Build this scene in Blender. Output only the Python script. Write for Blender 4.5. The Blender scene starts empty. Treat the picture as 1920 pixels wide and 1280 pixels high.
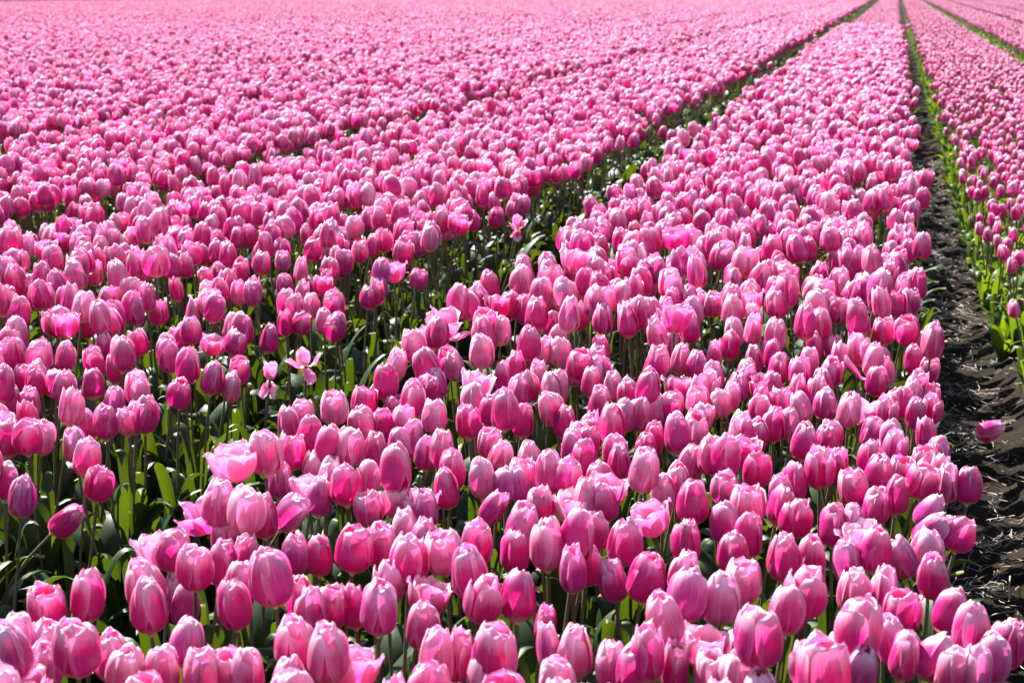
import bpy, math, random
import numpy as np
from mathutils import Vector, Matrix

random.seed(11)
RNG = np.random.default_rng(11)
SC = bpy.context.scene
R = math.radians

# ------------------------------------------------------------------ camera, light, exposure
PW, PH = 1920.0, 1280.0                     # the photograph's pixels (used to read positions)
FPX = 3200.0                                # focal length in those pixels (60 mm on 36 mm)
CAM_Z = 1.13
PITCH = math.atan(667.0 / FPX)              # horizon lies 27 px above the frame
YAW = math.atan(722.0 / (FPX / math.cos(PITCH)))   # rows run to a point right of centre
SUN_EL, SUN_AZ = R(45), R(47)               # azimuth measured from the row direction towards -X

cam_d = bpy.data.cameras.new('camera')
cam = bpy.data.objects.new('camera', cam_d)
SC.collection.objects.link(cam)
cam.location = (0, 0, CAM_Z)
cam.rotation_euler = (math.pi / 2 - PITCH, 0, YAW)
cam_d.sensor_fit = 'HORIZONTAL'
cam_d.sensor_width = 36.0
cam_d.lens = FPX / PW * 36.0
cam_d.clip_start = 0.05
cam_d.clip_end = 3000
cam_d.dof.use_dof = True
cam_d.dof.focus_distance = 3.2
cam_d.dof.aperture_fstop = 11.0
SC.camera = cam

world = bpy.data.worlds.new('World')
SC.world = world
world.use_nodes = True
wn = world.node_tree
sky = wn.nodes.new('ShaderNodeTexSky')
sky.sky_type = 'NISHITA'
sky.sun_disc = False
sky.sun_elevation = SUN_EL
sky.sun_rotation = -SUN_AZ
sky.altitude = 0
wn.links.new(sky.outputs[0], wn.nodes['Background'].inputs[0])
wn.nodes['Background'].inputs[1].default_value = 0.05

sun_d = bpy.data.lights.new('sun', 'SUN')
sun = bpy.data.objects.new('sun', sun_d)
SC.collection.objects.link(sun)
sun_d.energy = 5.0
sun_d.angle = R(0.53)
sun_d.color = (1.0, 0.96, 0.91)
SUN_DIR = Vector((-math.sin(SUN_AZ) * math.cos(SUN_EL), math.cos(SUN_AZ) * math.cos(SUN_EL), math.sin(SUN_EL)))
sun.rotation_euler = SUN_DIR.to_track_quat('Z', 'Y').to_euler()
sun.location = (-3, 6, 8)

vs = SC.view_settings
vs.view_transform = 'Standard'
vs.look = 'None'
vs.exposure = 2.08
vs.gamma = 1.0
vs.use_curve_mapping = False
cy = SC.cycles
cy.max_bounces = 7
cy.diffuse_bounces = 4
cy.glossy_bounces = 2
cy.transmission_bounces = 5
cy.transparent_max_bounces = 4

# ------------------------------------------------------------------ picture <-> place
FWD = Vector((-math.sin(YAW), math.cos(YAW), 0.0))
RIGHT = Vector((math.cos(YAW), math.sin(YAW), 0.0))
CAM_ROT = cam.rotation_euler.to_matrix()
ROT_NP = np.array(CAM_ROT)


def ray(px, py):
    d = CAM_ROT @ Vector(((px - PW / 2) / FPX, -(py - PH / 2) / FPX, -1.0))
    return d


def on_plane(px, py, z):
    d = ray(px, py)
    t = (z - CAM_Z) / d.z
    return Vector((0, 0, CAM_Z)) + d * t, t


def project(P):
    """world points (n,3) -> photo pixels and depth"""
    q = (np.asarray(P, float) - np.array([0, 0, CAM_Z])) @ ROT_NP
    dep = np.maximum(-q[:, 2], 1e-6)
    return PW / 2 + FPX * q[:, 0] / dep, PH / 2 - FPX * q[:, 1] / dep, -q[:, 2]


# ------------------------------------------------------------------ materials
def new_mat(name):
    m = bpy.data.materials.new(name)
    m.use_nodes = True
    nt = m.node_tree
    nt.nodes.clear()
    out = nt.nodes.new('ShaderNodeOutputMaterial')
    return m, nt, out


class NB:
    """small helper to write node graphs"""
    def __init__(self, nt):
        self.nt = nt

    def n(self, typ, **kw):
        nd = self.nt.nodes.new(typ)
        for k, v in kw.items():
            setattr(nd, k, v)
        return nd

    def put(self, sock, v):
        if isinstance(v, bpy.types.NodeSocket):
            self.nt.links.new(v, sock)
        else:
            sock.default_value = v

    def math(self, op, a, b=0.0, c=None, clamp=False):
        nd = self.n('ShaderNodeMath', operation=op, use_clamp=clamp)
        self.put(nd.inputs[0], a)
        self.put(nd.inputs[1], b)
        if c is not None:
            self.put(nd.inputs[2], c)
        return nd.outputs[0]

    def mix(self, f, a, b):
        nd = self.n('ShaderNodeMix', data_type='RGBA')
        self.put(nd.inputs[0], f)
        self.put(nd.inputs[6], a if isinstance(a, bpy.types.NodeSocket) else (*a, 1))
        self.put(nd.inputs[7], b if isinstance(b, bpy.types.NodeSocket) else (*b, 1))
        return nd.outputs[2]

    def ramp(self, v, a, b):
        nd = self.n('ShaderNodeMapRange', clamp=True, interpolation_type='SMOOTHSTEP')
        self.put(nd.inputs[0], v)
        nd.inputs[1].default_value = a
        nd.inputs[2].default_value = b
        return nd.outputs[0]

    def noise(self, vec, scale, detail=2.0, rough=0.5):
        nd = self.n('ShaderNodeTexNoise')
        if vec is not None:
            self.put(nd.inputs['Vector'], vec)
        nd.inputs['Scale'].default_value = scale
        nd.inputs['Detail'].default_value = detail
        nd.inputs['Roughness'].default_value = rough
        return nd.outputs[0]

    def comb(self, x, y, z):
        nd = self.n('ShaderNodeCombineXYZ')
        self.put(nd.inputs[0], x)
        self.put(nd.inputs[1], y)
        self.put(nd.inputs[2], z)
        return nd.outputs[0]

    def sheet(self, out, col, trans, fac, rough, spec, height=None, bump=0.2, dist=0.0006, coat=0.0):
        """thin leaf: a diffuse and glossy front mixed with light that passes through"""
        p = self.n('ShaderNodeBsdfPrincipled')
        self.put(p.inputs['Base Color'], col)
        self.put(p.inputs['Roughness'], rough)
        p.inputs['Specular IOR Level'].default_value = spec
        p.inputs['Sheen Weight'].default_value = coat
        p.inputs['Sheen Roughness'].default_value = 0.35
        t = self.n('ShaderNodeBsdfTranslucent')
        self.put(t.inputs['Color'], trans)
        if height is not None:
            b = self.n('ShaderNodeBump')
            b.inputs['Strength'].default_value = bump
            b.inputs['Distance'].default_value = dist
            self.put(b.inputs['Height'], height)
            self.nt.links.new(b.outputs[0], p.inputs['Normal'])
            self.nt.links.new(b.outputs[0], t.inputs['Normal'])
        mx = self.n('ShaderNodeMixShader')
        mx.inputs[0].default_value = fac
        self.nt.links.new(p.outputs[0], mx.inputs[1])
        self.nt.links.new(t.outputs[0], mx.inputs[2])
        self.nt.links.new(mx.outputs[0], out.inputs[0])


def petal_material():
    m, nt, out = new_mat('petal')
    g = NB(nt)
    uv = g.n('ShaderNodeUVMap', uv_map='UVMap').outputs[0]
    sep = g.n('ShaderNodeSeparateXYZ')
    nt.links.new(uv, sep.inputs[0])
    u, v = sep.outputs[0], sep.outputs[1]
    at = g.n('ShaderNodeAttribute', attribute_type='INSTANCER', attribute_name='tulip_tone')
    s2 = g.n('ShaderNodeSeparateXYZ')
    nt.links.new(at.outputs['Vector'], s2.inputs[0])
    tone, mauve, red = s2.outputs[0], s2.outputs[1], s2.outputs[2]
    off = g.math('MULTIPLY', tone, 37.0)
    streak = g.noise(g.comb(g.math('MULTIPLY', u, 34.0), g.math('MULTIPLY', v, 1.6), off), 1.0, 2.0, 0.6)
    blot = g.noise(g.comb(g.math('MULTIPLY', u, 3.0), g.math('MULTIPLY', v, 3.0), off), 1.3, 3.0, 0.6)
    uc = g.math('ABSOLUTE', g.math('SUBTRACT', g.math('MULTIPLY', u, 2.0), 1.0))      # 0 rib .. 1 edge
    edge = g.math('POWER', uc, 3.2)
    tip = g.ramp(v, 0.48, 1.02)  # naturally pale petal tip, widened to put sunlit bloom tops into the colour
    rib = g.math('MULTIPLY', g.ramp(uc, 0.16, 0.0), g.ramp(v, 0.95, 0.2))
    pale = g.math('ADD', g.math('MULTIPLY', edge, 0.34), g.math('MULTIPLY', tip, 0.90))
    pale = g.math('ADD', pale, g.math('MULTIPLY', rib, 0.12))
    pale = g.math('ADD', pale, g.math('MULTIPLY', g.math('SUBTRACT', streak, 0.5), 0.6))
    pale = g.math('ADD', pale, g.math('MULTIPLY', g.math('SUBTRACT', blot, 0.5), 0.35))
    pale = g.math('ADD', pale, tone, clamp=True)
    deep = g.mix(mauve, (0.60, 0.012, 0.22), (0.44, 0.04, 0.31))
    deep = g.mix(red, deep, (0.16, 0.004, 0.008))
    lite = g.mix(mauve, (0.97, 0.78, 0.90), (0.88, 0.66, 0.86))
    lite = g.mix(red, lite, (0.22, 0.008, 0.012))
    col = g.mix(pale, deep, lite)
    base = g.ramp(v, 0.17, 0.03)
    col = g.mix(g.math('MULTIPLY', base, 0.75), col, (0.90, 0.76, 0.62))
    tdeep = g.mix(mauve, (0.82, 0.014, 0.275), (0.56, 0.04, 0.36))
    tdeep = g.mix(red, tdeep, (0.25, 0.004, 0.008))
    tlite = g.mix(red, (0.98, 0.28, 0.57), (0.3, 0.008, 0.01))
    tcol = g.mix(pale, tdeep, tlite)
    tcol = g.mix(g.math('MULTIPLY', base, 0.8), tcol, (0.95, 0.70, 0.32))
    h = g.math('ADD', streak, g.math('MULTIPLY', blot, 1.2))
    g.sheet(out, col, tcol, 0.35, 0.36, 0.5, h, 0.40, 0.0014, 0.1)
    return m


def leaf_material(name, dark, lite, tdark, tlite, fac):
    m, nt, out = new_mat(name)
    g = NB(nt)
    uv = g.n('ShaderNodeUVMap', uv_map='UVMap').outputs[0]
    sep = g.n('ShaderNodeSeparateXYZ')
    nt.links.new(uv, sep.inputs[0])
    u, v = sep.outputs[0], sep.outputs[1]
    rnd = g.n('ShaderNodeObjectInfo').outputs['Random']
    vein = g.noise(g.comb(g.math('MULTIPLY', u, 26.0), g.math('MULTIPLY', v, 1.2), g.math('MULTIPLY', rnd, 30.0)), 1.0, 2.0, 0.6)
    blot = g.noise(g.comb(g.math('MULTIPLY', u, 2.5), g.math('MULTIPLY', v, 7.0), g.math('MULTIPLY', rnd, 50.0)), 1.0, 3.0, 0.6)
    f = g.math('ADD', g.math('MULTIPLY', vein, 0.5), g.math('MULTIPLY', blot, 0.5))
    f = g.math('ADD', f, g.math('MULTIPLY', g.math('SUBTRACT', rnd, 0.5), 0.5), clamp=True)
    col = g.mix(f, dark, lite)
    trn = g.mix(f, tdark, tlite)
    yel = g.math('MULTIPLY', g.ramp(v, 0.90, 1.0), 0.55)
    col = g.mix(yel, col, (0.30, 0.26, 0.06))
    g.sheet(out, col, trn, fac, 0.46, 0.20, vein, 0.3, 0.001)
    return m


def stem_material():
    m, nt, out = new_mat('stem')
    g = NB(nt)
    tc = g.n('ShaderNodeTexCoord').outputs['Object']
    ns = g.noise(tc, 40.0, 3.0)
    col = g.mix(ns, (0.060, 0.070, 0.026), (0.13, 0.11, 0.052))
    p = g.n('ShaderNodeBsdfPrincipled')
    nt.links.new(col, p.inputs['Base Color'])
    p.inputs['Roughness'].default_value = 0.5
    p.inputs['Subsurface Weight'].default_value = 0.0
    nt.links.new(p.outputs[0], out.inputs[0])
    return m


def heart_material():
    m, nt, out = new_mat('flower_heart')
    g = NB(nt)
    tc = g.n('ShaderNodeTexCoord').outputs['Object']
    ns = g.noise(tc, 120.0, 2.0)
    col = g.mix(ns, (0.45, 0.38, 0.12), (0.62, 0.58, 0.28))
    p = g.n('ShaderNodeBsdfPrincipled')
    nt.links.new(col, p.inputs['Base Color'])
    p.inputs['Roughness'].default_value = 0.6
    nt.links.new(p.outputs[0], out.inputs[0])
    return m


def soil_material(name, dark, lite, scale=1.0):
    m, nt, out = new_mat(name)
    g = NB(nt)
    tc = g.n('ShaderNodeTexCoord').outputs['Object']
    big = g.noise(tc, 6.0 * scale, 4.0, 0.6)
    fine = g.noise(tc, 90.0 * scale, 5.0, 0.7)
    f = g.math('ADD', g.math('MULTIPLY', g.ramp(big, 0.35, 0.7), 0.5), g.math('MULTIPLY', g.ramp(fine, 0.35, 0.7), 0.5))
    col = g.mix(f, dark, lite)
    p = g.n('ShaderNodeBsdfPrincipled')
    nt.links.new(col, p.inputs['Base Color'])
    p.inputs['Roughness'].default_value = 0.9
    p.inputs['Specular IOR Level'].default_value = 0.05
    b = g.n('ShaderNodeBump')
    b.inputs['Strength'].default_value = 0.8
    b.inputs['Distance'].default_value = 0.012
    nt.links.new(fine, b.inputs['Height'])
    nt.links.new(b.outputs[0], p.inputs['Normal'])
    nt.links.new(p.outputs[0], out.inputs[0])
    return m


def straw_material():
    m, nt, out = new_mat('straw')
    g = NB(nt)
    at = g.n('ShaderNodeAttribute', attribute_type='GEOMETRY', attribute_name='shade').outputs['Fac']
    col = g.mix(at, (0.045, 0.034, 0.024), (0.30, 0.25, 0.18))
    p = g.n('ShaderNodeBsdfPrincipled')
    nt.links.new(col, p.inputs['Base Color'])
    p.inputs['Roughness'].default_value = 0.55
    nt.links.new(p.outputs[0], out.inputs[0])
    return m


M_PETAL = petal_material()
M_LEAF = leaf_material('leaf', (0.011, 0.027, 0.010), (0.026, 0.058, 0.019), (0.09, 0.18, 0.004), (0.28, 0.40, 0.010), 0.12)
M_YELLOW_GREEN = leaf_material('yellow_green_leaf', (0.024, 0.055, 0.009), (0.052, 0.100, 0.014), (0.14, 0.26, 0.005), (0.34, 0.46, 0.012), 0.26)  # brighter, yellower and more translucent green for the short beds
M_STEM = stem_material()
M_HEART = heart_material()
M_SOIL = soil_material('soil', (0.010, 0.007, 0.005), (0.035, 0.025, 0.017))
M_PATH = soil_material('path_soil', (0.008, 0.006, 0.0045), (0.036, 0.027, 0.018), 1.3)
M_STRAW = straw_material()


# ------------------------------------------------------------------ mesh helpers
def to_mesh(name, verts, faces, mat, uvs=None, smooth=True):
    me = bpy.data.meshes.new(name)
    me.from_pydata([tuple(v) for v in verts], [], faces)
    if uvs is not None:
        lay = me.uv_layers.new(name='UVMap')
        li = np.empty(len(me.loops), dtype=np.int32)
        me.loops.foreach_get('vertex_index', li)
        lay.data.foreach_set('uv', np.asarray(uvs, dtype=np.float32)[li].ravel())
    if smooth:
        me.polygons.foreach_set('use_smooth', np.ones(len(me.polygons), dtype=bool))
    mats = mat if isinstance(mat, (list, tuple)) else [mat]
    for k in mats:
        me.materials.append(k)
    me.update()
    return me


def grid_faces(nu, nv):
    f = []
    for j in range(nv - 1):
        for i in range(nu - 1):
            a = j * nu + i
            f.append((a, a + 1, a + nu + 1, a + nu))
    return f


def link(o, parent=None):
    SC.collection.objects.link(o)
    if parent is not None:
        o.parent = parent
    return o


# ------------------------------------------------------------------ flower, leaf and stem shapes
HB, RB = 0.071, 0.0238          # height and radius of a bloom of size 1


def petal_shape(rng, th0, inner, p, nu=9, nv=12):
    """one petal as a bent sheet, base at the origin"""
    H = HB * p['h'] * rng.uniform(0.90, 1.05) * (1.0 if inner else 0.98)
    Rr = RB * p['r'] * (0.86 if inner else 1.0)
    tilt = p['tilt'] + rng.normal(0, p['tjit'])
    wid = p['w'] * rng.uniform(0.93, 1.07)
    flick = rng.uniform(-0.12, 0.22) + p['flick']
    lap = rng.choice([-1, 1]) * rng.uniform(0.05, 0.11)
    point = rng.uniform(0.04, 0.11)
    curl = rng.uniform(-0.05, 0.16)
    bulge = rng.uniform(0.0, 0.05)
    ph1, ph2 = rng.uniform(0, 6.28, 2)
    wob = rng.uniform(0.03, 0.08)
    tipw = p['tip']
    crease = rng.uniform(0.02, 0.07)
    vm = p['vm']
    zm = vm * 0.98
    end = p['end'] * rng.uniform(0.93, 1.06)
    V, UV = [], []
    for j in range(nv):
        v = (j / (nv - 1))
        v = 1 - (1 - v) ** 1.15
        # meridian of an egg: widest near vm, rounding over at the top
        if v < vm:
            t = 1 - v / vm
            r = max(0.0, 1 - t ** 2.3) ** 0.62
            z = zm * (1 - t ** 1.12)
        else:
            al = end * (v - vm) / (1 - vm)
            r = math.cos(al) ** p['shoulder']
            z = zm + (1 - zm) * math.sin(al) / math.sin(end)
        z *= H
        if v < 0.45:
            w = (v / 0.45) ** 0.45
        else:
            w = max(0.0, 1 - ((v - 0.45) / 0.55) ** tipw) ** 0.5
        r *= Rr
        a = wid * RB * p['r'] * w
        phi = min(1.28, a / max(r, 1e-4)) if v > 0 else 1.28
        for i in range(nu):
            u = -1 + 2 * i / (nu - 1)
            th = th0 + u * phi
            rr = r * (1 + 0.08 * u * u) + lap * Rr * u * min(1, 2.2 * v) + Rr * curl * abs(u) ** 5 * v
            rr += Rr * bulge * math.cos(u * 2.2) * math.sin(math.pi * v)
            rr += Rr * flick * max(0, v - 0.72) ** 1.5 * 3.0
            rr -= Rr * crease * math.exp(-(u / 0.28) ** 2) * math.sin(math.pi * v)
            rr += Rr * wob * math.sin(3.1 * u + ph1 + 4 * v) * v
            zz = z + H * (0.022 * math.sin(4.2 * u + ph2) + 0.006 * math.sin(9.0 * u + 2 * ph1)) * v ** 3 - H * point * abs(u) ** 1.5 * v ** 3
            V.append(Vector((rr * math.cos(th), rr * math.sin(th), zz)))
            UV.append(((u + 1) / 2, v))
    if abs(tilt) > 1e-4:
        ax = Vector((-math.sin(th0), math.cos(th0), 0))
        M = Matrix.Rotation(tilt, 3, ax)
        V = [M @ q for q in V]
    return V, UV


BLOOMS = {   # kind -> shape numbers
    'closed': dict(h=1.06, r=1.00, end=1.30, shoulder=0.80, tilt=0.0, tjit=0.035, w=1.10, flick=0.02, tip=2.3, vm=0.37),
    'egg': dict(h=1.06, r=0.97, end=1.36, shoulder=0.84, tilt=0.0, tjit=0.025, w=1.12, flick=0.0, tip=2.1, vm=0.36),
    'round': dict(h=0.99, r=1.07, end=1.20, shoulder=0.72, tilt=0.02, tjit=0.04, w=1.12, flick=0.0, tip=2.8, vm=0.41),
    'cup': dict(h=1.02, r=1.0, end=1.10, shoulder=0.85, tilt=0.05, tjit=0.07, w=1.05, flick=0.06, tip=2.4, vm=0.42),
    'open': dict(h=1.0, r=1.08, end=0.72, shoulder=0.9, tilt=0.20, tjit=0.14, w=1.12, flick=0.12, tip=2.6, vm=0.48),
    'wide': dict(h=0.98, r=1.1, end=0.6, shoulder=0.8, tilt=0.55, tjit=0.3, w=1.12, flick=0.2, tip=2.6, vm=0.5),
    'bud': dict(h=1.04, r=0.86, end=1.08, shoulder=1.0, tilt=0.03, tjit=0.07, w=1.02, flick=0.12, tip=1.6, vm=0.36),
}


def make_bloom(kind, seed):
    rng = np.random.default_rng(seed)
    p = dict(BLOOMS[kind])
    p['h'] *= rng.uniform(0.95, 1.06)
    p['r'] *= rng.uniform(0.93, 1.07)
    ps = []
    for k in range(6):
        inner = k % 2 == 1
        th = k * math.pi / 3 + rng.normal(0, 0.08)
        ps.append(petal_shape(rng, th, inner, p))
    return ps


def lathe(prof, n=7, cx=0.0, cy=0.0):
    V, F = [], []
    for z, r in prof:
        for i in range(n):
            a = 2 * math.pi * i / n
            V.append((cx + r * math.cos(a), cy + r * math.sin(a), z))
    for j in range(len(prof) - 1):
        for i in range(n):
            a, b = j * n + i, j * n + (i + 1) % n
            F.append((a, b, b + n, a + n))
    return V, F


def heart_shape():
    V, F = lathe([(-0.002, 0.0026), (0.001, 0.0048), (0.004, 0.0040), (0.018, 0.0040), (0.022, 0.0055), (0.025, 0.0005)], 7)
    for k in range(6):
        a = k * math.pi / 3
        v2, f2 = lathe([(0.003, 0.0006), (0.013, 0.0008), (0.015, 0.0018), (0.024, 0.0012), (0.025, 0.0002)], 5, 0.0075 * math.cos(a), 0.0075 * math.sin(a))
        n = len(V)
        V += v2
        F += [tuple(i + n for i in f) for f in f2]
    return V, F


def leaf_shape(rng, L, W, reach, top, nu=5, nv=12):
    """a broad tulip leaf: rises from the origin, bends outwards (+X); reach and top are its ends"""
    V, UV = [], []
    wav, ph = rng.uniform(0.03, 0.13), rng.uniform(0, 6.28)
    fold = rng.uniform(0.25, 0.55)
    twist = rng.normal(0, 0.35)
    droop = rng.uniform(0.0, 0.10)
    side = rng.normal(0, 0.02)
    pts = []
    for j in range(nv):
        t = j / (nv - 1)
        x = reach * (0.25 * t + 0.75 * t ** 2.2)
        z = top * (1 - (1 - t) ** 1.6) - droop * max(0, t - 0.55) ** 2 * 4
        pts.append(Vector((x, side * t * t, z)))
    for j in range(nv):
        t = j / (nv - 1)
        tan = (pts[min(j + 1, nv - 1)] - pts[max(j - 1, 0)]).normalized()
        s = Vector((0, 1, 0))
        n = tan.cross(s).normalized()          # faces away from the stem
        Mt = Matrix.Rotation(twist * t * t, 3, tan)
        s, n = Mt @ s, Mt @ n
        if t < 0.45:
            w = W * (0.40 + 0.60 * math.sin(math.pi / 2 * t / 0.45))
        else:
            w = W * max(0.012, 1 - ((t - 0.45) / 0.55) ** 1.9) ** 0.9
        for i in range(nu):
            u = -1 + 2 * i / (nu - 1)
            ang = u * (0.9 * (1 - t) ** 1.5 + fold * 0.6)
            ka = max(abs(ang), 1e-3)
            off = s * (w * u * math.sin(ka) / ka) - n * (w * abs(u) * (1 - math.cos(ka)) / ka)
            q = pts[j] + off - n * (wav * W * math.sin(9 * t + ph + 1.5 * u) * u * u)
            V.append(q)
            UV.append(((u + 1) / 2, t))
    return V, UV


def tube(pts, radii, n=6):
    V, F, = [], []
    m = len(pts)
    for j, (c, r) in enumerate(zip(pts, radii)):
        tan = (pts[min(j + 1, m - 1)] - pts[max(j - 1, 0)]).normalized()
        a = tan.orthogonal().normalized()
        if j and abs(tan.z) > 0.2:
            a = (Vector((1, 0, 0)) - tan * tan.x).normalized()
        else:
            a = (Vector((1, 0, 0)) - tan * tan.x).normalized()
        b = tan.cross(a)
        for i in range(n):
            th = 2 * math.pi * i / n
            V.append(c + (a * math.cos(th) + b * math.sin(th)) * r)
    for j in range(m - 1):
        for i in range(n):
            p, q = j * n + i, j * n + (i + 1) % n
            F.append((p, q, q + n, p + n))
    return V, F


def stem_curve(end, axis, k=6):
    """from the origin to end, arriving along axis"""
    L = end.length
    c1 = Vector((0, 0, L * 0.42))
    c2 = end - axis * (L * 0.35)
    out = []
    for j in range(k):
        t = j / (k - 1)
        out.append(((1 - t) ** 3) * Vector((0, 0, 0)) + 3 * (1 - t) ** 2 * t * c1 + 3 * (1 - t) * t * t * c2 + t ** 3 * end)
    return out


KINDS = ['closed', 'closed', 'closed', 'egg', 'egg', 'egg', 'closed', 'round', 'cup', 'closed', 'egg', 'round', 'cup', 'open', 'bud', 'wide']
PETAL_F = grid_faces(9, 12)
LEAF_F = grid_faces(5, 12)
BLOOM_SHAPES = [make_bloom(k, 100 + i) for i, k in enumerate(KINDS)]
LEAF_SHAPES = []
_lr = np.random.default_rng(5)
for i in range(10):
    if i < 6:      # large lower leaves
        LEAF_SHAPES.append(leaf_shape(_lr, 0.3, _lr.uniform(0.020, 0.031), _lr.uniform(0.05, 0.14), _lr.uniform(0.20, 0.30)))
    elif i < 8:    # narrow upright ones
        LEAF_SHAPES.append(leaf_shape(_lr, 0.3, _lr.uniform(0.012, 0.018), _lr.uniform(0.03, 0.08), _lr.uniform(0.22, 0.29)))
    else:          # low leaves that sprawl sideways
        LEAF_SHAPES.append(leaf_shape(_lr, 0.3, _lr.uniform(0.020, 0.030), _lr.uniform(0.10, 0.16), _lr.uniform(0.10, 0.17)))

# ------------------------------------------------------------------ the setting: ground, path, furrow
PATH_GAPS = [(-1.10, 0.13), (0.225, 0.16), (1.52, 0.14)]
g_x = [-400, -30, -8.2, -5.48, -4.03, -2.58, -1.28, -1.19, -1.01, -0.92, 0.06, 0.14, 0.31, 0.39, 1.40, 1.47, 1.57, 1.64, 8, 30, 400]
g_z = [0, 0, 0, 0, 0, -0.03, 0, -0.06, -0.06, 0, 0, -0.07, -0.07, 0, 0, -0.05, -0.05, 0, 0, 0, 0]
g_y = [-60, 0, 3, 12, 40, 90, 900]
gv, gf = [], []
for y in g_y:
    for x, z in zip(g_x, g_z):
        gv.append((x, y, z))
nx = len(g_x)
for j in range(len(g_y) - 1):
    for i in range(nx - 1):
        a = j * nx + i
        gf.append((a, a + 1, a + nx + 1, a + nx))
ground = link(bpy.data.objects.new('ground', to_mesh('ground', gv, gf, M_SOIL, smooth=False)))
ground['kind'] = 'structure'
ground['label'] = 'dark field soil under the tulip beds'


def lumpy_strip(name, x0, x1, zf, mat, y0, y1, nx, step0, label, seed):
    """soil strip with clods and tread marks"""
    rng = np.random.default_rng(seed)
    ys = [y0]
    st = step0
    while ys[-1] < y1:
        ys.append(ys[-1] + st)
        st = max(step0, (ys[-1]) * 0.006)
    ys = np.array(ys)
    xs = np.linspace(x0, x1, nx)
    X, Y = np.meshgrid(xs, ys)
    Z = np.array([[zf(x) for x in xs]] * len(ys))
    for k in range(46):
        fr = 2 ** rng.uniform(1.0, 6.3)
        a = rng.uniform(0, 6.28)
        amp = 0.030 / fr ** 0.72 * 2.0
        Z = Z + amp * 0.30 * np.sin(fr * (X * math.cos(a) + Y * math.sin(a)) * 1.7 + rng.uniform(0, 6.28))
    Z = Z + rng.normal(0, 0.0016, Z.shape)
    Z[:, 0] = Z[:, 0] * 0.3 + np.array(zf(x0)) * 0.7 - 0.01
    Z[:, -1] = Z[:, -1] * 0.3 + np.array(zf(x1)) * 0.7 - 0.01
    V = np.stack([X, Y, Z], -1).reshape(-1, 3)
    me = to_mesh(name, V.tolist(), grid_faces(nx, len(ys)), mat)
    o = link(bpy.data.objects.new(name, me))
    o['kind'] = 'structure'
    o['label'] = label
    return o, Z, xs, ys


def path_profile(x):
    t = (x - 0.06) / 0.34
    return 0.02 - 0.070 * math.sin(math.pi * min(1, max(0, t))) ** 0.7 + 0.015 * t


path, PZ, PX, PY = lumpy_strip('path', 0.04, 0.42, path_profile, M_PATH, 1.2, 42, 34, 0.013, 'dark earth path strewn with straw between two tulip beds', 3)
furrow, _, _, _ = lumpy_strip('furrow_ground', -1.26, -0.94, lambda x: 0.01 - 0.05 * math.sin(math.pi * (x + 1.26) / 0.32), M_SOIL, 1.2, 14, 18, 0.02, 'shaded earth furrow between two tulip beds', 4)


def path_height(x, y):
    i = int(np.clip(np.searchsorted(PX, x), 1, len(PX) - 1))
    j = int(np.clip(np.searchsorted(PY, y), 1, len(PY) - 1))
    return float(max(PZ[j, i], PZ[j - 1, i - 1], PZ[j, i - 1], PZ[j - 1, i]))


# straw litter: one mass of bent strips lying on the path
def straw_litter():
    rng = np.random.default_rng(21)
    V, F, S = [], [], []
    for k in range(5200):
        y = 1.3 + 10.5 * rng.random() ** 1.7
        x = 0.225 + rng.normal(0, 0.075)
        if not 0.05 < x < 0.41:
            continue
        L = rng.uniform(0.008, 0.028) if rng.random() < 0.72 else rng.uniform(0.03, 0.075)
        w = rng.uniform(0.0006, 0.0015)
        a = rng.uniform(0, math.pi) if rng.random() < 0.8 else rng.normal(0.4, 0.6)
        bend = rng.normal(0, 0.35)
        tilt = abs(rng.normal(0, 0.16))
        z0 = path_height(x, y) + rng.uniform(0.001, 0.006)
        sh = min(1, max(0, rng.beta(1.3, 2.2)))
        n0 = len(V)
        px, py, pz, aa = x, y, z0, a
        for s in range(4):
            dx, dy = math.cos(aa), math.sin(aa)
            for q, e in ((-1, 0.0), (0, w * 0.9), (1, 0.0)):
                V.append((px - dy * w * q, py + dx * w * q, pz + e))
                S.append(sh)
            px += dx * L / 3
            py += dy * L / 3
            pz += L / 3 * tilt
            aa += bend
        for s in range(3):
            b = n0 + 3 * s
            F += [(b, b + 1, b + 4, b + 3), (b + 1, b + 2, b + 5, b + 4)]
    me = to_mesh('straw', V, F, M_STRAW)
    at = me.attributes.new('shade', 'FLOAT', 'POINT')
    at.data.foreach_set('value', np.array(S, dtype=np.float32))
    o = link(bpy.data.objects.new('straw_litter', me))
    o['kind'] = 'stuff'
    o['label'] = 'dry straw scattered over the dark earth path'
    return o


straw_litter()

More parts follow.
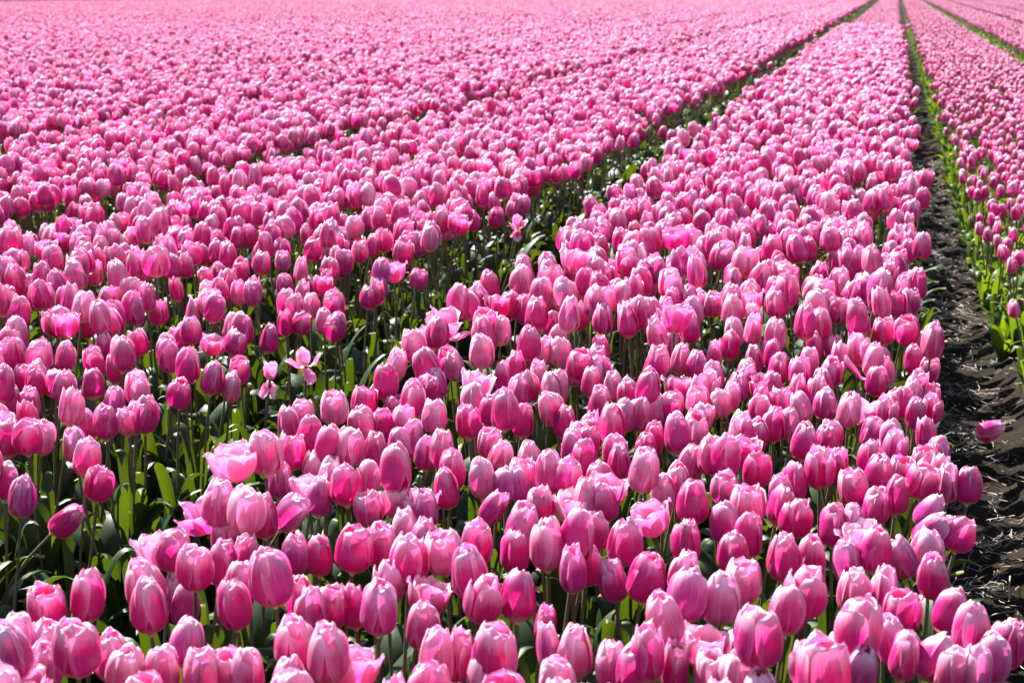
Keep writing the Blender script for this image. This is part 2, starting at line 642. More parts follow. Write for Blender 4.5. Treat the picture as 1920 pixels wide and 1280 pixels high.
# ------------------------------------------------------------------ tulips read from the photograph
# centre x, centre y, bloom height (photo pixels), lean in degrees (+ towards the path), tone: d deep, p pale, m mauve, n plain, shape
SEEN = """
121 978 62 48 d egg low|288 1030 78 -6 p open|325 1036 74 8 n cup|366 1062 98 4 n round|420 1060 85 10 d closed|425 1008 62 4 d cup|272 1103 98 -2 p cup|279 1143 98 -4 n egg
335 1115 80 0 m cup low|350 1140 55 0 d cup low|439 1137 96 -4 d cup|449 1098 62 8 p closed|463 1048 72 0 d closed|90 1137 98 2 d cup|164 1122 98 2 n closed|143 1213 120 2 n round
95 1216 82 -4 p closed|15 1225 112 -8 m egg|30 1205 100 4 p cup|57 1215 92 6 p bud|87 1250 95 4 m egg|48 1286 92 0 p open|212 1236 88 0 n cup|237 1258 92 8 p closed
305 1258 96 6 n closed|352 1208 72 4 m egg|378 1258 100 0 p round|435 1258 92 -4 p cup|464 1266 88 6 p egg|268 1302 82 0 p cup
507 1085 112 -6 n egg|497 972 80 2 d closed|545 965 66 34 m cup|553 1042 80 0 m closed|598 1042 80 0 d egg|562 1125 82 2 d cup|665 1030 94 8 d round|712 1022 88 6 n cup
767 1050 94 2 n cup|765 1000 72 -4 p closed|797 1015 78 6 n closed|832 1035 94 -6 p round|895 1020 88 4 n cup|877 1078 98 -5 n egg|905 1125 96 8 n cup|965 1038 82 2 d cup
727 1096 62 0 p cup|620 1140 84 6 n round|585 1155 64 -4 m closed|665 1140 86 -2 d bud|712 1143 102 4 m cup|802 1112 82 14 d open|791 1175 90 4 m egg|555 1212 102 2 n closed
617 1233 108 2 p closed|668 1250 98 10 p open|818 1242 102 0 p closed|858 1235 98 8 n bud|930 1222 112 0 n round|905 1277 84 0 p egg|540 1280 74 4 p egg
978 985 88 6 m cup|972 1120 94 4 d egg|1020 1172 66 6 d bud small|1026 1025 96 -4 p closed|1082 1015 98 6 n cup|1110 998 78 8 d closed|1073 1068 94 -4 m bud|1100 1062 74 4 d closed
1170 1022 88 4 n cup|1150 1090 66 -8 m closed|1222 968 72 -14 m open|1210 1087 92 8 d cup|1300 945 82 0 d cup|1288 1020 68 0 d closed|1360 985 76 -6 m closed|1403 1010 62 4 d closed
1400 945 82 4 p cup|1283 1078 72 6 p cup|1287 1118 102 10 m closed|1373 1040 58 0 n cup|1392 1092 94 6 p round|1352 1125 98 2 m cup|1245 1163 110 -10 p egg|1320 1207 88 0 n open
1422 1195 122 0 n round big|1045 1275 84 -4 p round|1077 1230 88 4 p closed|1030 1218 66 -8 m bud|1148 1246 94 2 p cup|1185 1258 80 8 d closed|1212 1230 106 -2 d bud|1265 1255 68 2 d bud
1335 1265 88 -4 p round|1378 1276 84 6 p cup|1425 1300 70 0 p cup|1463 950 74 14 d closed|1492 975 62 10 d cup|1560 990 64 2 d closed|1595 985 62 2 m egg|1612 1006 60 -18 p open
1468 1050 88 -2 n cup|1520 1048 82 4 n egg|1508 1113 100 8 n cup|1475 1145 96 8 p egg|1592 1060 78 -10 m closed|1642 1032 90 4 n egg|1693 1050 80 -20 m egg|1602 1116 88 -4 p closed
1660 1110 80 0 m cup|1742 998 60 44 m closed|1742 960 62 32 m egg|1800 1000 72 12 d cup|1740 1035 54 0 p cup|1752 1085 88 -6 n closed|1690 1143 90 4 d cup|1612 1185 112 4 n cup
1674 1205 84 -8 m closed|1697 1232 96 6 n egg|1780 1150 54 14 d cup|1822 1188 100 6 n egg|1888 1213 82 10 d closed|1862 1238 88 4 m egg|1517 1245 90 -4 p cup|1560 1246 66 8 d cup
1612 1262 86 10 m cup|1750 1235 76 30 m egg|1790 1266 90 0 p cup|1826 1272 78 8 p closed
15 668 62 6 d closed|2 710 52 6 d egg|35 645 46 0 n closed|47 708 54 -4 d round|75 672 60 0 n cup|122 672 54 4 n cup|92 702 48 6 d closed|120 725 64 12 m egg|135 700 48 4 p cup
17 753 60 8 d egg|135 765 72 10 p bud|157 800 62 -16 n cup|181 682 50 -4 d cup|230 668 62 4 n egg|262 650 46 -22 n egg|187 654 48 4 d cup|258 732 62 2 p cup|213 758 54 8 m cup
198 793 68 -2 n egg|240 788 60 -4 p cup|254 806 52 10 d cup|272 783 64 2 d closed|275 698 50 8 d bud small|318 670 62 2 n egg|303 700 46 -26 p open|352 690 64 4 n cup|338 737 62 4 d round
397 712 60 6 n egg|410 682 44 14 m closed|445 678 52 -6 d cup|50 818 74 -2 n cup|12 826 70 0 d closed|80 824 62 10 p cup|165 857 76 4 n cup|140 838 64 -6 p closed|185 908 60 8 d cup
14 905 72 4 n egg|97 942 52 30 m closed|438 862 86 -4 p open|413 946 92 4 p cup|462 955 96 4 p round|377 962 56 -20 m wide|497 850 86 0 p round|545 848 74 4 d cup
525 904 64 4 m egg|540 795 62 -4 n cup|568 775 58 0 p round|580 815 72 2 d cup|627 763 74 -2 p round|682 752 64 6 n cup|722 718 68 0 d egg|740 690 62 14 p bud|800 685 64 -16 n egg
820 722 54 -12 m cup|617 840 78 6 n egg|657 836 80 2 p round|678 795 66 -4 p round|705 848 74 2 d egg|714 800 54 4 n closed|742 883 86 0 n closed|592 880 66 8 p cup|580 917 72 -4 p open
600 935 62 4 m egg|650 910 80 -2 d cup|617 893 56 4 p closed|744 765 56 8 d cup|772 752 68 6 n closed|795 732 58 -6 p cup|755 795 54 4 p cup|752 835 62 -6 m egg|815 780 68 2 p round
775 820 58 4 m egg|800 852 64 8 m cup|830 845 74 2 n cup|845 885 74 2 d egg|865 925 50 0 d cup|905 900 74 -2 p egg|878 793 64 -4 d cup|917 828 58 4 p cup|940 862 62 6 p cup
888 750 62 -4 p egg|852 732 52 4 d closed|895 715 62 6 p open|855 690 54 -4 p cup|903 660 66 0 p round big|945 773 74 0 n egg|918 772 56 4 d closed|812 632 54 -12 p open|950 705 52 0 m closed
690 906 62 4 p cup|690 952 58 -4 p cup|745 937 72 0 p cup|790 942 62 4 p open|945 912 62 -2 m closed|762 962 52 -10 m egg|926 955 62 30 m bud
977 665 50 0 n round|1022 658 56 2 p round|1050 662 56 4 p round|1110 672 46 4 m egg|1145 660 50 -2 d closed|1180 678 52 2 d egg|1205 675 48 -6 p closed|1235 678 64 0 n round big
1280 688 50 -4 m cup|1308 690 54 4 n egg|1272 655 44 0 n closed|1378 662 48 4 d cup|1432 655 46 6 p cup|1357 700 52 -20 n cup|1335 705 46 -6 m closed|1400 700 54 4 n egg|1383 727 58 -2 m egg
1432 720 48 4 d cup|1430 682 48 0 n egg|992 695 46 4 d egg|988 717 48 -4 d cup|972 737 62 4 n egg|980 792 58 6 d closed|1042 702 52 4 p cup|1080 698 56 -2 n cup|1030 725 46 0 p cup
1107 718 54 4 n egg|1135 688 46 8 p bud|1152 725 58 -12 p egg|1180 712 46 10 m closed|1215 730 68 6 d cup|1187 742 52 -4 d closed|1125 755 62 0 n closed|1035 768 66 -12 p round|1064 740 52 4 p open
1060 795 62 4 d egg|1090 785 48 4 m cup|1082 760 46 -4 n egg|1145 802 70 6 n cup|1172 782 62 4 m egg|1200 780 62 2 n egg|1232 782 46 -6 p cup|1260 765 54 6 d cup|1270 725 46 -4 n egg
1302 722 44 4 p cup|1297 748 48 -2 p egg|1335 740 48 4 p cup|1352 756 56 -6 p round|1370 745 54 8 p bud|1318 780 60 12 p round|1305 806 70 -2 p round|1392 775 52 -28 d egg|1268 818 70 -2 m cup
1225 825 62 4 d egg|1292 872 58 20 p closed|1100 835 58 6 d egg|1085 826 58 -4 p cup|1180 832 46 8 d bud|1155 852 60 -4 n cup|1160 870 68 2 d egg|1207 882 86 2 p closed|1212 842 56 0 n closed
1092 866 72 2 d cup|1030 890 78 -2 n cup|1067 896 78 2 d cup|992 865 64 2 p cup|1052 845 50 -8 m closed|1125 900 54 -10 d cup|1150 912 44 4 p bud|1000 906 46 4 p bud|970 912 58 -4 m egg
1270 907 62 2 n cup|1243 930 54 0 p cup|1360 858 76 2 d cup|1335 855 74 -4 n closed|1385 810 54 4 p cup|1380 826 50 -4 p egg|1418 820 56 8 d closed|1418 885 64 4 d cup|1400 842 52 6 d cup
1360 915 64 -2 m cup|1012 946 62 0 n round|1070 946 58 4 p open|1135 946 58 -8 m egg|1115 962 50 4 p cup|1430 796 52 -4 p egg|1430 756 54 2 d bud
1450 668 56 0 d egg|1500 700 58 0 n cup|1470 705 52 4 d closed|1548 665 44 2 d egg|1560 700 56 4 m cup|1515 680 48 -4 p egg|1605 660 48 0 n closed|1637 678 62 6 p egg hang|1675 675 50 -2 d cup
1712 673 52 0 d egg|1730 660 44 8 p cup|1752 675 44 4 n egg|1760 645 42 2 d egg|1448 725 58 -2 d egg|1490 732 42 4 n cup|1527 737 48 -2 d egg|1465 752 54 -4 m cup|1548 760 58 2 m closed
1562 735 46 6 n cup|1502 767 58 -18 p egg|1480 797 58 2 m egg|1450 800 62 0 n cup|1507 830 70 4 n egg|1453 840 44 2 d bud small|1558 820 64 -6 n round|1592 770 68 2 p egg|1622 765 56 14 p wide
1627 717 46 4 d bud|1665 737 52 -20 p closed|1718 725 62 6 p bud|1697 760 50 -4 d closed|1762 732 48 2 d cup|1757 702 42 4 p cup|1662 775 62 -2 n cup|1717 778 54 4 d closed|1747 768 58 2 n cup
1795 768 48 12 d bud|1855 807 56 66 n egg fallen|1635 812 56 6 m closed|1672 822 62 -4 m closed|1737 815 58 4 n bud|1622 840 50 10 d cup|1600 862 48 0 d egg|1537 880 76 0 n cup|1565 872 56 8 d cup
1490 910 64 2 d closed|1465 928 54 -8 m cup|1600 915 78 -8 n round big|1647 890 74 4 n egg|1705 852 52 26 m egg|1760 858 60 4 m egg|1735 866 54 -4 p cup|1732 900 78 16 n cup big|1688 886 54 4 d cup
1682 932 58 6 d egg|1777 910 62 2 m cup|1815 870 52 30 p closed|1815 913 70 2 d egg|1640 952 56 0 d closed
572 668 60 -4 p splay|507 692 60 6 p wilt|832 600 60 4 p wide|865 545 46 4 p bud|970 415 40 0 p splay|387 560 46 0 m open
317 507 46 0 d cup|347 500 44 2 n egg|391 521 46 0 n egg|441 505 46 2 d closed|472 495 46 -4 n cup|500 480 42 2 n egg|522 476 40 0 n cup|570 497 47 2 p cup|616 507 46 -2 n egg
595 497 42 -4 p cup|635 490 44 4 n cup|657 506 38 4 d egg|696 512 48 2 m egg|740 513 46 2 p cup|750 475 44 2 n cup|772 515 40 6 m closed|716 547 46 12 n round|750 541 44 6 m cup
654 564 50 0 n closed|681 559 36 4 d egg|668 605 46 4 d cup|628 615 48 -6 d egg|610 600 46 6 p cup|587 585 52 0 n cup|560 575 48 -4 p cup|530 575 52 0 n cup|550 610 46 4 d closed
505 607 50 4 n egg|485 637 48 -8 d cup|450 620 56 4 n egg|430 636 46 0 d closed|424 612 54 -4 p cup|359 620 56 0 n round big|332 590 48 -6 p cup|362 557 44 -4 m closed|340 552 42 -10 n egg
417 550 46 4 d egg|452 552 46 4 p cup|492 552 48 0 m closed|517 541 44 6 n egg|527 515 40 26 d egg|602 532 44 -6 n cup|575 553 40 0 p cup|637 527 38 4 n cup
"""
TONE = {'d': (-0.22, 0.0), 'n': (-0.10, 0.0), 'p': (0.12, 0.0), 'm': (-0.05, 0.34)}
WORD = {'d': 'deep pink', 'n': 'rose pink', 'p': 'pale pink', 'm': 'mauve pink'}

MID0, MID1 = -1.0, 0.095
LEFT1 = -1.20
tulips = []
tr = np.random.default_rng(77)
for item in SEEN.replace('\n', '|').split('|'):
    w = item.split()
    if not w:
        continue
    px, py, hp, lean = map(float, w[:4])
    tone, kind = w[4], w[5]
    extra = w[6] if len(w) > 6 else ''
    if kind == 'cup' and tr.random() < 0.5:
        kind = 'closed'
    z0 = 0.405
    if extra == 'low':
        z0 = 0.30
    elif extra == 'fallen':
        z0 = 0.22
    elif extra == 'small':
        z0 = 0.36
    P, t = on_plane(px, py, z0)
    full = FPX * HB * 0.97 / t
    s = hp / full
    if extra not in ('low', 'fallen', 'small'):
        m = min(1.06, max(0.94, s ** -0.3))
        P = Vector((0, 0, CAM_Z)) + ray(px, py) * (t * m)
        s *= m
    s = min(1.30, max(0.60 if extra in ('small', 'fallen') else 0.84, s))
    if kind in ('splay', 'wilt'):
        s *= 0.64
    bed = 'mid' if P.x > -1.10 else 'far'
    tulips.append(dict(px=px, py=py, P=P, s=s, lean=lean, tone=tone, kind=kind, extra=extra, bed=bed, size=hp))
tulips.sort(key=lambda d: -d['size'])
keep = [d for d in tulips if d['kind'] in ('splay', 'wilt') or d['extra'] == 'fallen']
rest = [d for d in tulips if d not in keep]
single = keep + rest[:300 - len(keep)]
others = rest[300 - len(keep):]


# ------------------------------------------------------------------ shared meshes of the single tulips
PETAL_ME = [[to_mesh('petal', v, PETAL_F, M_PETAL, uv) for v, uv in b] for b in BLOOM_SHAPES]
LEAF_ME = [to_mesh('leaf', v, LEAF_F, M_LEAF, uv) for v, uv in LEAF_SHAPES]
_hv, _hf = heart_shape()
HEART_ME = to_mesh('bloom', _hv, _hf, M_HEART)


def special_petals(kind):
    rng = np.random.default_rng(900 + len(kind))
    base = dict(BLOOMS['cup'])
    out = []
    if kind == 'splay':       # petals falling away from the heart
        tilts = [-0.15, 2.35, 0.55, 2.6, 0.12, 0.95]
    else:                     # crumpled, hanging petals
        tilts = [0.1, 2.5, 0.3, 2.7, -0.1, 2.2]
    for k in range(6):
        p = dict(base)
        p.update(tilt=tilts[k], tjit=0.08, w=1.12, r=1.0, flick=0.15, end=0.8)
        v, uv = petal_shape(rng, k * math.pi / 3 - 0.5, k % 2 == 1, p)
        cr = rng.uniform(0, 6.28, 3)
        v = [q + Vector((math.sin(q.z * 260 + cr[0]), math.sin(q.x * 300 + cr[1]), math.sin(q.y * 280 + cr[2]))) * 0.0016 for q in v]
        out.append(to_mesh('petal', v, PETAL_F, M_PETAL, uv))
    return out


SPECIAL = {k: special_petals(k) for k in ('splay', 'wilt')}
BY_KIND = {}
for i, k in enumerate(KINDS):
    BY_KIND.setdefault(k, []).append(i)

ONES = 'zero one two three four five six seven eight nine ten eleven twelve thirteen fourteen fifteen sixteen seventeen eighteen nineteen'.split()
TENS = '- - twenty thirty forty fifty sixty seventy eighty ninety'.split()


def number(n):
    n = int(n)
    if n >= 100:
        return 'one hundred'
    if n < 20:
        return ONES[n]
    return TENS[n // 10] + ('-' + ONES[n % 10] if n % 10 else '')


SHAPE_WORD = {'closed': 'closed', 'egg': 'tight egg-shaped', 'round': 'rounded', 'cup': 'cupped', 'open': 'half-open', 'wide': 'wide-open', 'bud': 'pointed'}
HAND = {   # tulips that one can name by their look alone
    (1855, 807): 'rose pink tulip lying out over the straw of the path on a bent stem',
    (121, 978): 'low deep pink tulip leaning out over the dark furrow leaves',
    (572, 668): 'spent pale tulip with splayed and hanging petals round a bare yellow heart',
    (507, 692): 'crumpled wilted pink tulip with drooping petals at the furrow edge',
    (970, 415): 'spread-open pale tulip standing alone at the edge of the distant furrow',
    (1637, 678): 'pale pink tulip with one petal hanging off its side near the path',
    (1020, 1172): 'small pointed deep pink tulip bud standing low among larger blooms',
    (1422, 1195): 'largest upright rounded rose pink tulip near the bottom of the picture',
    (832, 600): 'wide-open pale pink tulip at the furrow edge of the middle bed',
    (1453, 840): 'tiny deep pink bud on a thin stem amid the middle bed',
    (377, 962): 'withered mauve tulip with falling petals at the furrow edge',
    (1815, 913): 'deep pink egg-shaped tulip standing alone against the straw path',
}
used_labels = set()


def tulip_label(d, cx, cy):
    if (int(d['px']), int(d['py'])) in HAND:
        return HAND[(int(d['px']), int(d['py']))]
    lean = d['lean']
    how = 'upright' if abs(lean) < 7 else ('tilted' if abs(lean) < 16 else 'leaning')
    where = 'in the middle bed' if d['bed'] == 'mid' else 'beyond the furrow'
    head = f"{how} {WORD[d['tone']]} {SHAPE_WORD[d['kind']]} tulip {where}"
    ax, ay = min(99, max(1, round(cx / PW * 100))), min(99, max(1, round(cy / PH * 100)))
    for dx, dy in ((0, 0), (0, 1), (1, 0), (0, -1), (-1, 0), (1, 1)):
        lab = f"{head}, {number(ax + dx)} percent across, {number(ay + dy)} percent down"
        if lab not in used_labels:
            break
    used_labels.add(lab)
    return lab


def bed_limits(bed):
    return (MID0, MID1) if bed == 'mid' else (-2.48, LEFT1)


def pose(d, rng):
    """bloom matrix, bloom base and foot of a tulip read from the photograph"""
    lean = R(d['lean']) + rng.normal(0, 0.02)
    nod = rng.normal(0.0, 0.10)
    Q = Matrix.Rotation(lean, 3, FWD) @ Matrix.Rotation(nod, 3, RIGHT) @ Matrix.Rotation(rng.uniform(0, 6.28), 3, 'Z')
    axis = Q @ Vector((0, 0, 1))
    B = d['P'] - axis * (HB * d['s'] * 0.5)
    foot = Vector((B.x - axis.x * 0.16, B.y - axis.y * 0.16, 0.0)) + Vector((rng.normal(0, 0.012), rng.normal(0, 0.012), 0))
    lo, hi = bed_limits(d['bed'])
    foot.x = min(max(foot.x, lo + 0.01), hi - 0.03)
    return Q, axis, B, foot


feet = []
for d in single:
    rng = np.random.default_rng(int(d['px'] * 7919 + d['py'] * 31))
    Q, axis, B, foot = pose(d, rng)
    feet.append((foot.x, foot.y))
    root = link(bpy.data.objects.new('tulip', None))
    root.empty_display_size = 0.02
    root.location = foot
    root['category'] = 'tulip'
    root['label'] = tulip_label(d, d['px'], d['py'])
    root['group'] = 'pink tulips of the near beds'
    b, mv = TONE[d['tone']]
    if d['kind'] in ('open', 'wide', 'splay', 'wilt'):
        b += 0.22
    tone = [min(0.8, max(-0.3, b + rng.normal(0, 0.06))), min(1, max(0, mv + rng.normal(0, 0.06))), 0.0]
    # stem
    pts = stem_curve(B - foot, axis, 7)
    sv, sf = tube(pts, [0.0033, 0.0031, 0.0029, 0.0027, 0.0026, 0.0026, 0.0027], 6)
    st = link(bpy.data.objects.new('stem', to_mesh('stem', sv, sf, M_STEM)), root)
    # leaves
    a0 = rng.uniform(0, 6.28)
    nl = 3
    for k in range(nl):
        i = int(rng.integers(0, 6)) if k < 2 else int(rng.integers(6, 8))
        lf = link(bpy.data.objects.new('leaf', LEAF_ME[i]), root)
        sc = rng.uniform(0.8, 1.1)
        lf.scale = (sc, sc, sc)
        lf.rotation_euler = (0, rng.normal(0, 0.06), a0 + k * 2.4 + rng.normal(0, 0.3))
        lf.location = (0, 0, 0.0 if k < 2 else 0.04)
    # bloom
    bl = link(bpy.data.objects.new('bloom', HEART_ME), root)
    s = d['s']
    bl.matrix_local = Matrix.Translation(B - foot) @ (Q.to_4x4()) @ Matrix.Diagonal((s * float(rng.uniform(0.92, 1.06)), s * float(rng.uniform(0.92, 1.06)), s * float(rng.uniform(0.96, 1.05)), 1))
    if d['kind'] in SPECIAL:
        ms = SPECIAL[d['kind']]
    else:
        ch = BY_KIND[d['kind']]
        ms = PETAL_ME[ch[int(rng.integers(0, len(ch)))]]
    for k, me in enumerate(ms):
        pe = link(bpy.data.objects.new('petal', me), bl)
        pe['tulip_tone'] = tone
        if d['extra'] == 'hang' and k == 3:
            pe.rotation_euler = (0, -0.9, -0.6)

# a yellowed leaf scrap lying on the path
lp, _ = on_plane(1801, 556, -0.02)
lv, luv = leaf_shape(np.random.default_rng(8), 0.05, 0.010, 0.030, 0.012)
M_DRY, _nt, _out = new_mat('dry_leaf')
_g = NB(_nt)
_c = _g.mix(_g.noise(_g.n('ShaderNodeTexCoord').outputs['Object'], 90.0, 3.0), (0.42, 0.22, 0.02), (0.62, 0.40, 0.05))
_g.sheet(_out, _c, (0.6, 0.35, 0.03, 1.0), 0.3, 0.6, 0.2)
scrap = link(bpy.data.objects.new('fallen_leaf', to_mesh('fallen_leaf', lv, LEAF_F, M_DRY, luv)))
scrap.location = (lp.x, lp.y, path_height(lp.x, lp.y) + 0.003)
scrap.rotation_euler = (0.2, 0.1, 0.6)
scrap['category'] = 'leaf'
scrap['label'] = 'small curled yellow leaf lying on the dark earth path'

# ------------------------------------------------------------------ the rest of the field: instanced plants
src = bpy.data.collections.new('tulip_plants')     # not linked to the scene: only the shapes that the field repeats


def merged_plant(name, bi, rng, height, bloom_s, leaf_ids, leaf_s, bloom=True, green=None):
    V, F, UV, MI = [], [], [], []

    def add(v, f, uv, mi):
        n = len(V)
        V.extend(v)
        F.extend(tuple(i + n for i in q) for q in f)
        UV.extend(uv if uv is not None else [(0.5, 0.5)] * len(v))
        MI.extend([mi] * len(f))
    tilt = abs(rng.normal(0, 0.15))
    ta = rng.uniform(0, 6.28)
    axis = Vector((math.sin(tilt) * math.cos(ta), math.sin(tilt) * math.sin(ta), math.cos(tilt)))
    B = Vector((axis.x * 0.15, axis.y * 0.15, height))
    if bloom:
        sv, sf = tube(stem_curve(B, axis, 5), [0.0032, 0.003, 0.0028, 0.0026, 0.0027], 5)
        add(sv, sf, None, 1)
        Q = Vector((0, 0, 1)).rotation_difference(axis).to_matrix() @ Matrix.Rotation(rng.uniform(0, 6.28), 3, 'Z')
        for v, uv in BLOOM_SHAPES[bi]:
            add([B + Q @ (q * bloom_s) for q in v], PETAL_F, uv, 0)
    a0 = rng.uniform(0, 6.28)
    for k, li in enumerate(leaf_ids):
        v, uv = LEAF_SHAPES[li]
        Mz = Matrix.Rotation(a0 + k * 2.4 + rng.normal(0, 0.3), 3, 'Z')
        sc = leaf_s * rng.uniform(0.85, 1.12)
        add([Mz @ (q * sc) for q in v], LEAF_F, uv, 2)
    me = to_mesh(name, V, F, [M_PETAL, M_STEM, green or M_LEAF], UV)
    me.polygons.foreach_set('material_index', np.array(MI, dtype=np.int32))
    o = bpy.data.objects.new(name, me)
    src.objects.link(o)
    return o


vr = np.random.default_rng(44)
NT = 24                                                # tall plants 0..23
weights = [0, 1, 2, 3, 4, 14, 6, 7, 8, 9, 10, 11, 12, 0, 8, 3, 4, 5, 7, 8, 14, 12, 13, 14]
for i in range(NT):
    merged_plant('plant_a%02d' % i, weights[i], vr, 0.37, 1.0, [int(vr.integers(0, 6)), int(vr.integers(0, 6)), int(vr.integers(6, 8))], 1.0)
NS = 12                                                # short late plants 24..35
for i in range(NS):
    merged_plant('plant_b%02d' % i, [3, 4, 14, 5, 0, 10, 4, 3, 1, 8, 14, 5][i], vr, 0.26, 0.70, [int(vr.integers(0, 6)), int(vr.integers(0, 8)), int(vr.integers(0, 6))], 0.68, green=M_YELLOW_GREEN)
NE = 6                                                 # leafy edge plants without a bloom 36..41
for i in range(NE):
    merged_plant('plant_c%02d' % i, 0, vr, 0.2, 1.0, [int(vr.integers(8, 10)), int(vr.integers(0, 6)), int(vr.integers(8, 10))], 0.85, bloom=False)
for i in range(NE):
    merged_plant('plant_d%02d' % i, 0, vr, 0.2, 1.0, [int(vr.integers(8, 10)), int(vr.integers(8, 10)), int(vr.integers(8, 10)), int(vr.integers(0, 6))], 0.85, bloom=False, green=M_YELLOW_GREEN)

red_a, _ = on_plane(0, 4.5, 0.40)
red_b, _ = on_plane(490, 0.0, 0.40)
RED_N = np.array([-(red_b.y - red_a.y), red_b.x - red_a.x])
if RED_N[1] < 0:
    RED_N = -RED_N
RED_C = RED_N @ np.array([red_a.x, red_a.y])

BEDS = [(-0.925, 0.08, 'tall'), (0.35, 1.36, 'short'), (1.70, 2.72, 'short')]
x = 2.95
while x < 22:
    BEDS.append((x, x + 1.08, 'short'))
    x += 1.27
x = -1.265
while x > -66:
    BEDS.append((x - 1.25, x, 'tall'))
    x -= 1.45

fp = np.random.default_rng(2024)
dig = np.array([[d['P'].x, d['P'].y] for d in tulips])
pts, rots, scls, tones, vars_, isred = [], [], [], [], [], []


def emit(xy, typ, zmul=None, smul=1.0):
    """append plants standing at xy"""
    n = len(xy)
    if n == 0:
        return
    P3 = np.concatenate([xy, np.zeros((n, 1))], 1)
    pts.append(P3)
    rot = np.stack([fp.normal(0, 0.085, n), fp.normal(0, 0.085, n), fp.uniform(0, 6.283, n)], 1)
    rots.append(rot)
    s = fp.normal(1.0, 0.09, n).clip(0.76, 1.22) * smul
    hz = fp.normal(1.0, 0.055, n).clip(0.85, 1.13) * smul if zmul is None else zmul
    sx = fp.normal(1.0, 0.05, n).clip(0.88, 1.12)
    scls.append(np.stack([s * sx, s / sx, s * 0.35 + hz * 0.65], 1))
    t = fp.choice(4, n, p=[0.26, 0.42, 0.24, 0.08])
    base = np.array([TONE[c] for c in 'dnpm'])[t]
    tn = np.concatenate([(base + fp.normal(0, 0.07, (n, 2))).clip((-0.3, 0), 1), np.zeros((n, 1))], 1)
    beyond = (xy @ RED_N) > RED_C
    tn[beyond, 2] = 1.0
    isred.append(beyond)
    tones.append(tn)
    if typ == 'tall':
        vv = fp.integers(0, NT, n)
    elif typ == 'short':
        vv = NT + fp.integers(0, NS, n)
    else:
        vv = NT + NS + fp.integers(0, NE, n) + (NE if typ == 'young edge' else 0)
    vars_.append(vv)


def in_cone(xy, z, mx, my0):
    u, v, dep = project(np.concatenate([xy, np.full((len(xy), 1), z)], 1))
    pad = mx + 900.0 / np.maximum(dep, 0.5)
    return (dep > 0.6) & (u > -pad) & (u < PW + pad) & (v < PH + my0)


def bare_corner(xy):
    """the bed beyond the path starts a little farther back at its near end"""
    return ~((xy[:, 0] > 0.2) & (xy[:, 0] < 0.42 + 0.02 * np.sin(xy[:, 1] * 5)) & (xy[:, 1] < 5.3))


for bx0, bx1, typ in BEDS:
    for ya, yb, sp in ((1.0, 9.0, 0.081), (9.0, 30.0, 0.087), (30.0, 60.0, 0.115), (60.0, 112.0, 0.14)):
        if bx0 < -20 and yb < 28:
            continue
        sp2 = sp * (1.12 if typ == 'short' else 1.0)
        nxx = max(2, int(round((bx1 - bx0) / sp2)))
        ny = int((yb - ya) / sp2)
        gx = bx0 + (np.arange(nxx) + 0.5) * (bx1 - bx0) / nxx
        gy = ya + (np.arange(ny) + 0.5) * sp2
        X, Y = np.meshgrid(gx, gy)
        xy = np.stack([X.ravel(), Y.ravel()], 1)
        xy = xy + fp.uniform(-0.5, 0.5, xy.shape) * sp2 * 0.95
        keepm = in_cone(xy, 0.38, 120, 260) & bare_corner(xy)
        xy = xy[keepm]
        if len(xy) == 0:
            continue
        if typ == 'tall':
            # where the flowers were read one by one, only plants well clear of them are added
            u, v, dep = project(np.concatenate([xy, np.full((len(xy), 1), 0.405)], 1))
            zone = (v > 655) & (v < 1330) & (u > -40) & (u < 1960) | ((v > 478) & (v <= 655) & (u > 305) & (u < 790) & (xy[:, 0] < -1.1))
            near = np.zeros(len(xy), bool)
            idx = np.where((v > 440) & (v < 1400))[0]
            if len(idx):
                dd = np.sqrt(((xy[idx][:, None, :] - dig[None]) ** 2).sum(-1)).min(1)
                near[idx] = dd < np.where(zone[idx], 0.078, 0.05)
            xz = xy[zone & ~near]
            lowz = fp.normal(0.86, 0.04, len(xz)).clip(0.78, 0.95)
            rim = (xz[:, 0] > bx1 - 0.13) | (xz[:, 0] < bx0 + 0.10)
            emit(xz[~rim], 'tall', lowz[~rim])
            emit(xz[rim], 'edge')
            xo = xy[~zone & ~near]
            if bx0 > -1.1:
                far = xo[:, 1] > 33.0
                emit(xo[~far], 'tall')
                emit(xo[far], 'short')
            else:
                emit(xo, 'tall')
        else:
            emit(xy, typ)
    # leafy fringe along both sides of the bed
    for side in (bx0 + 0.01, bx1 - 0.01):
        if side < -9 or side > 7:
            continue
        step = 0.35 if abs(side - 0.07) < 0.02 else (0.05 if typ == 'short' else 0.055)
        ny = int(60 / step)
        yy = 1.2 + (np.arange(ny) + fp.uniform(0, 1, ny)) * step
        xy = np.stack([side + fp.normal(0, 0.022, ny) + (0.03 if typ == 'short' and side == bx0 + 0.01 else 0.0), yy], 1)
        xy = xy[in_cone(xy, 0.1, 60, 200)]
        xy = xy[bare_corner(xy)]
        if abs(side - 0.07) < 0.02:
            xy = xy[xy[:, 1] < 11]
        emit(xy, 'young edge' if typ == 'short' else 'edge', smul=0.66 if typ == 'short' else 1.0)

# tulips read from the photograph that are not among the single ones
for d in others:
    rng = np.random.default_rng(int(d['px'] * 7919 + d['py'] * 31))
    Q, axis, B, foot = pose(d, rng)
    b, mv = TONE[d['tone']]
    pts.append(np.array([[foot.x, foot.y, 0.0]]))
    off = B - foot
    rots.append(np.array([[math.atan2(-off.y, 0.37), math.atan2(off.x, 0.37), rng.uniform(0, 6.28)]]))
    scls.append(np.array([[d['s'], d['s'], B.z / 0.37]]))
    tones.append(np.array([[b, mv, 0.0]]))
    vars_.append(np.array([int(rng.integers(0, NT))]))
    isred.append(np.array([False]))

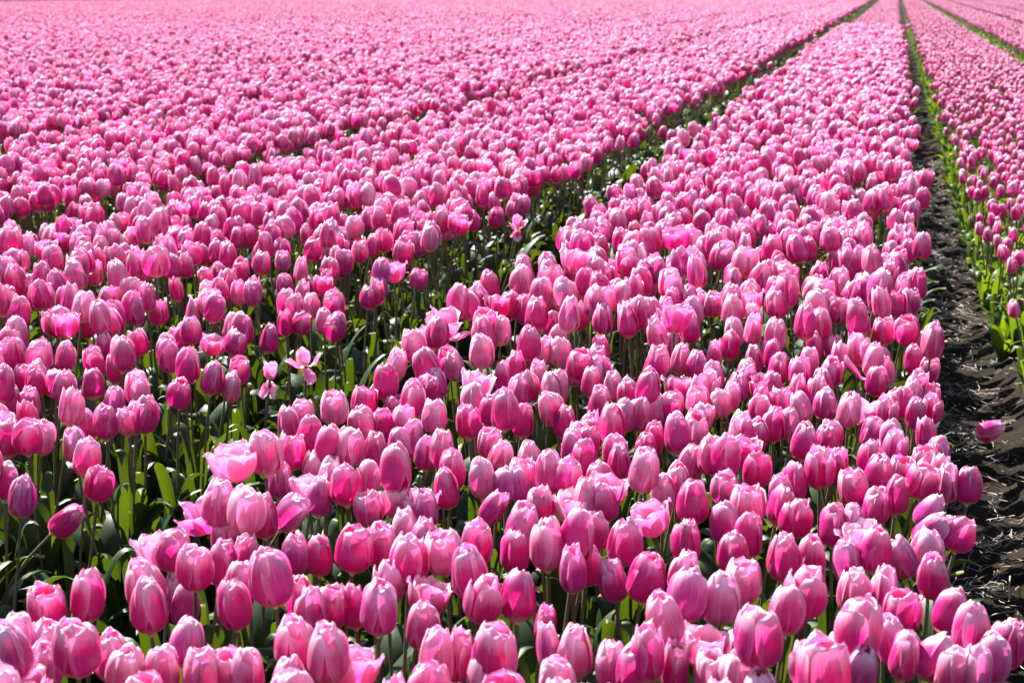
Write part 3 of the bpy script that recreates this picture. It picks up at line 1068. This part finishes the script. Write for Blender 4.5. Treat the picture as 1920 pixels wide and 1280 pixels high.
pts, rots, scls, tones = (np.concatenate(a).astype(np.float32) for a in (pts, rots, scls, tones))
vars_ = np.concatenate(vars_).astype(np.int32)
isred = np.concatenate(isred)


def scatter_tree():
    ng = bpy.data.node_groups.new('plants_on_points', 'GeometryNodeTree')
    ng.interface.new_socket('Geometry', in_out='INPUT', socket_type='NodeSocketGeometry')
    ng.interface.new_socket('Geometry', in_out='OUTPUT', socket_type='NodeSocketGeometry')
    gi = ng.nodes.new('NodeGroupInput')
    go = ng.nodes.new('NodeGroupOutput')
    ci = ng.nodes.new('GeometryNodeCollectionInfo')
    ci.inputs['Collection'].default_value = src
    ci.inputs['Separate Children'].default_value = True
    ci.inputs['Reset Children'].default_value = True
    ip = ng.nodes.new('GeometryNodeInstanceOnPoints')
    ip.inputs['Pick Instance'].default_value = True

    def attr(name, typ):
        a = ng.nodes.new('GeometryNodeInputNamedAttribute')
        a.data_type = typ
        a.inputs['Name'].default_value = name
        return a.outputs['Attribute']
    er = ng.nodes.new('FunctionNodeEulerToRotation')
    ng.links.new(attr('plant_turn', 'FLOAT_VECTOR'), er.inputs[0])
    ng.links.new(gi.outputs[0], ip.inputs['Points'])
    ng.links.new(ci.outputs[0], ip.inputs['Instance'])
    ng.links.new(attr('plant_kind', 'INT'), ip.inputs['Instance Index'])
    ng.links.new(er.outputs[0], ip.inputs['Rotation'])
    ng.links.new(attr('plant_size', 'FLOAT_VECTOR'), ip.inputs['Scale'])
    ng.links.new(ip.outputs[0], go.inputs[0])
    return ng


TREE = scatter_tree()


def field(name, sel, label):
    me = bpy.data.meshes.new(name)
    me.vertices.add(int(sel.sum()))
    me.vertices.foreach_set('co', pts[sel].ravel())
    for nm, typ, arr, key in (('plant_turn', 'FLOAT_VECTOR', rots, 'vector'), ('plant_size', 'FLOAT_VECTOR', scls, 'vector'),
                              ('tulip_tone', 'FLOAT_VECTOR', tones, 'vector'), ('plant_kind', 'INT', vars_, 'value')):
        a = me.attributes.new(nm, typ, 'POINT')
        a.data.foreach_set(key, np.ascontiguousarray(arr[sel]).ravel())
    me.materials.append(M_PETAL)
    me.update()
    o = link(bpy.data.objects.new(name, me))
    md = o.modifiers.new('plants', 'NODES')
    md.node_group = TREE
    o['kind'] = 'stuff'
    o['label'] = label
    return o


field('tulip_field', ~isred, 'dense pink tulips filling the beds as far as one can see')
field('red_tulip_field', isred, 'far strip of dark red tulips beyond the pink field')
print('plants', len(pts), 'single', len(single), 'others', len(others), 'all', len(tulips))
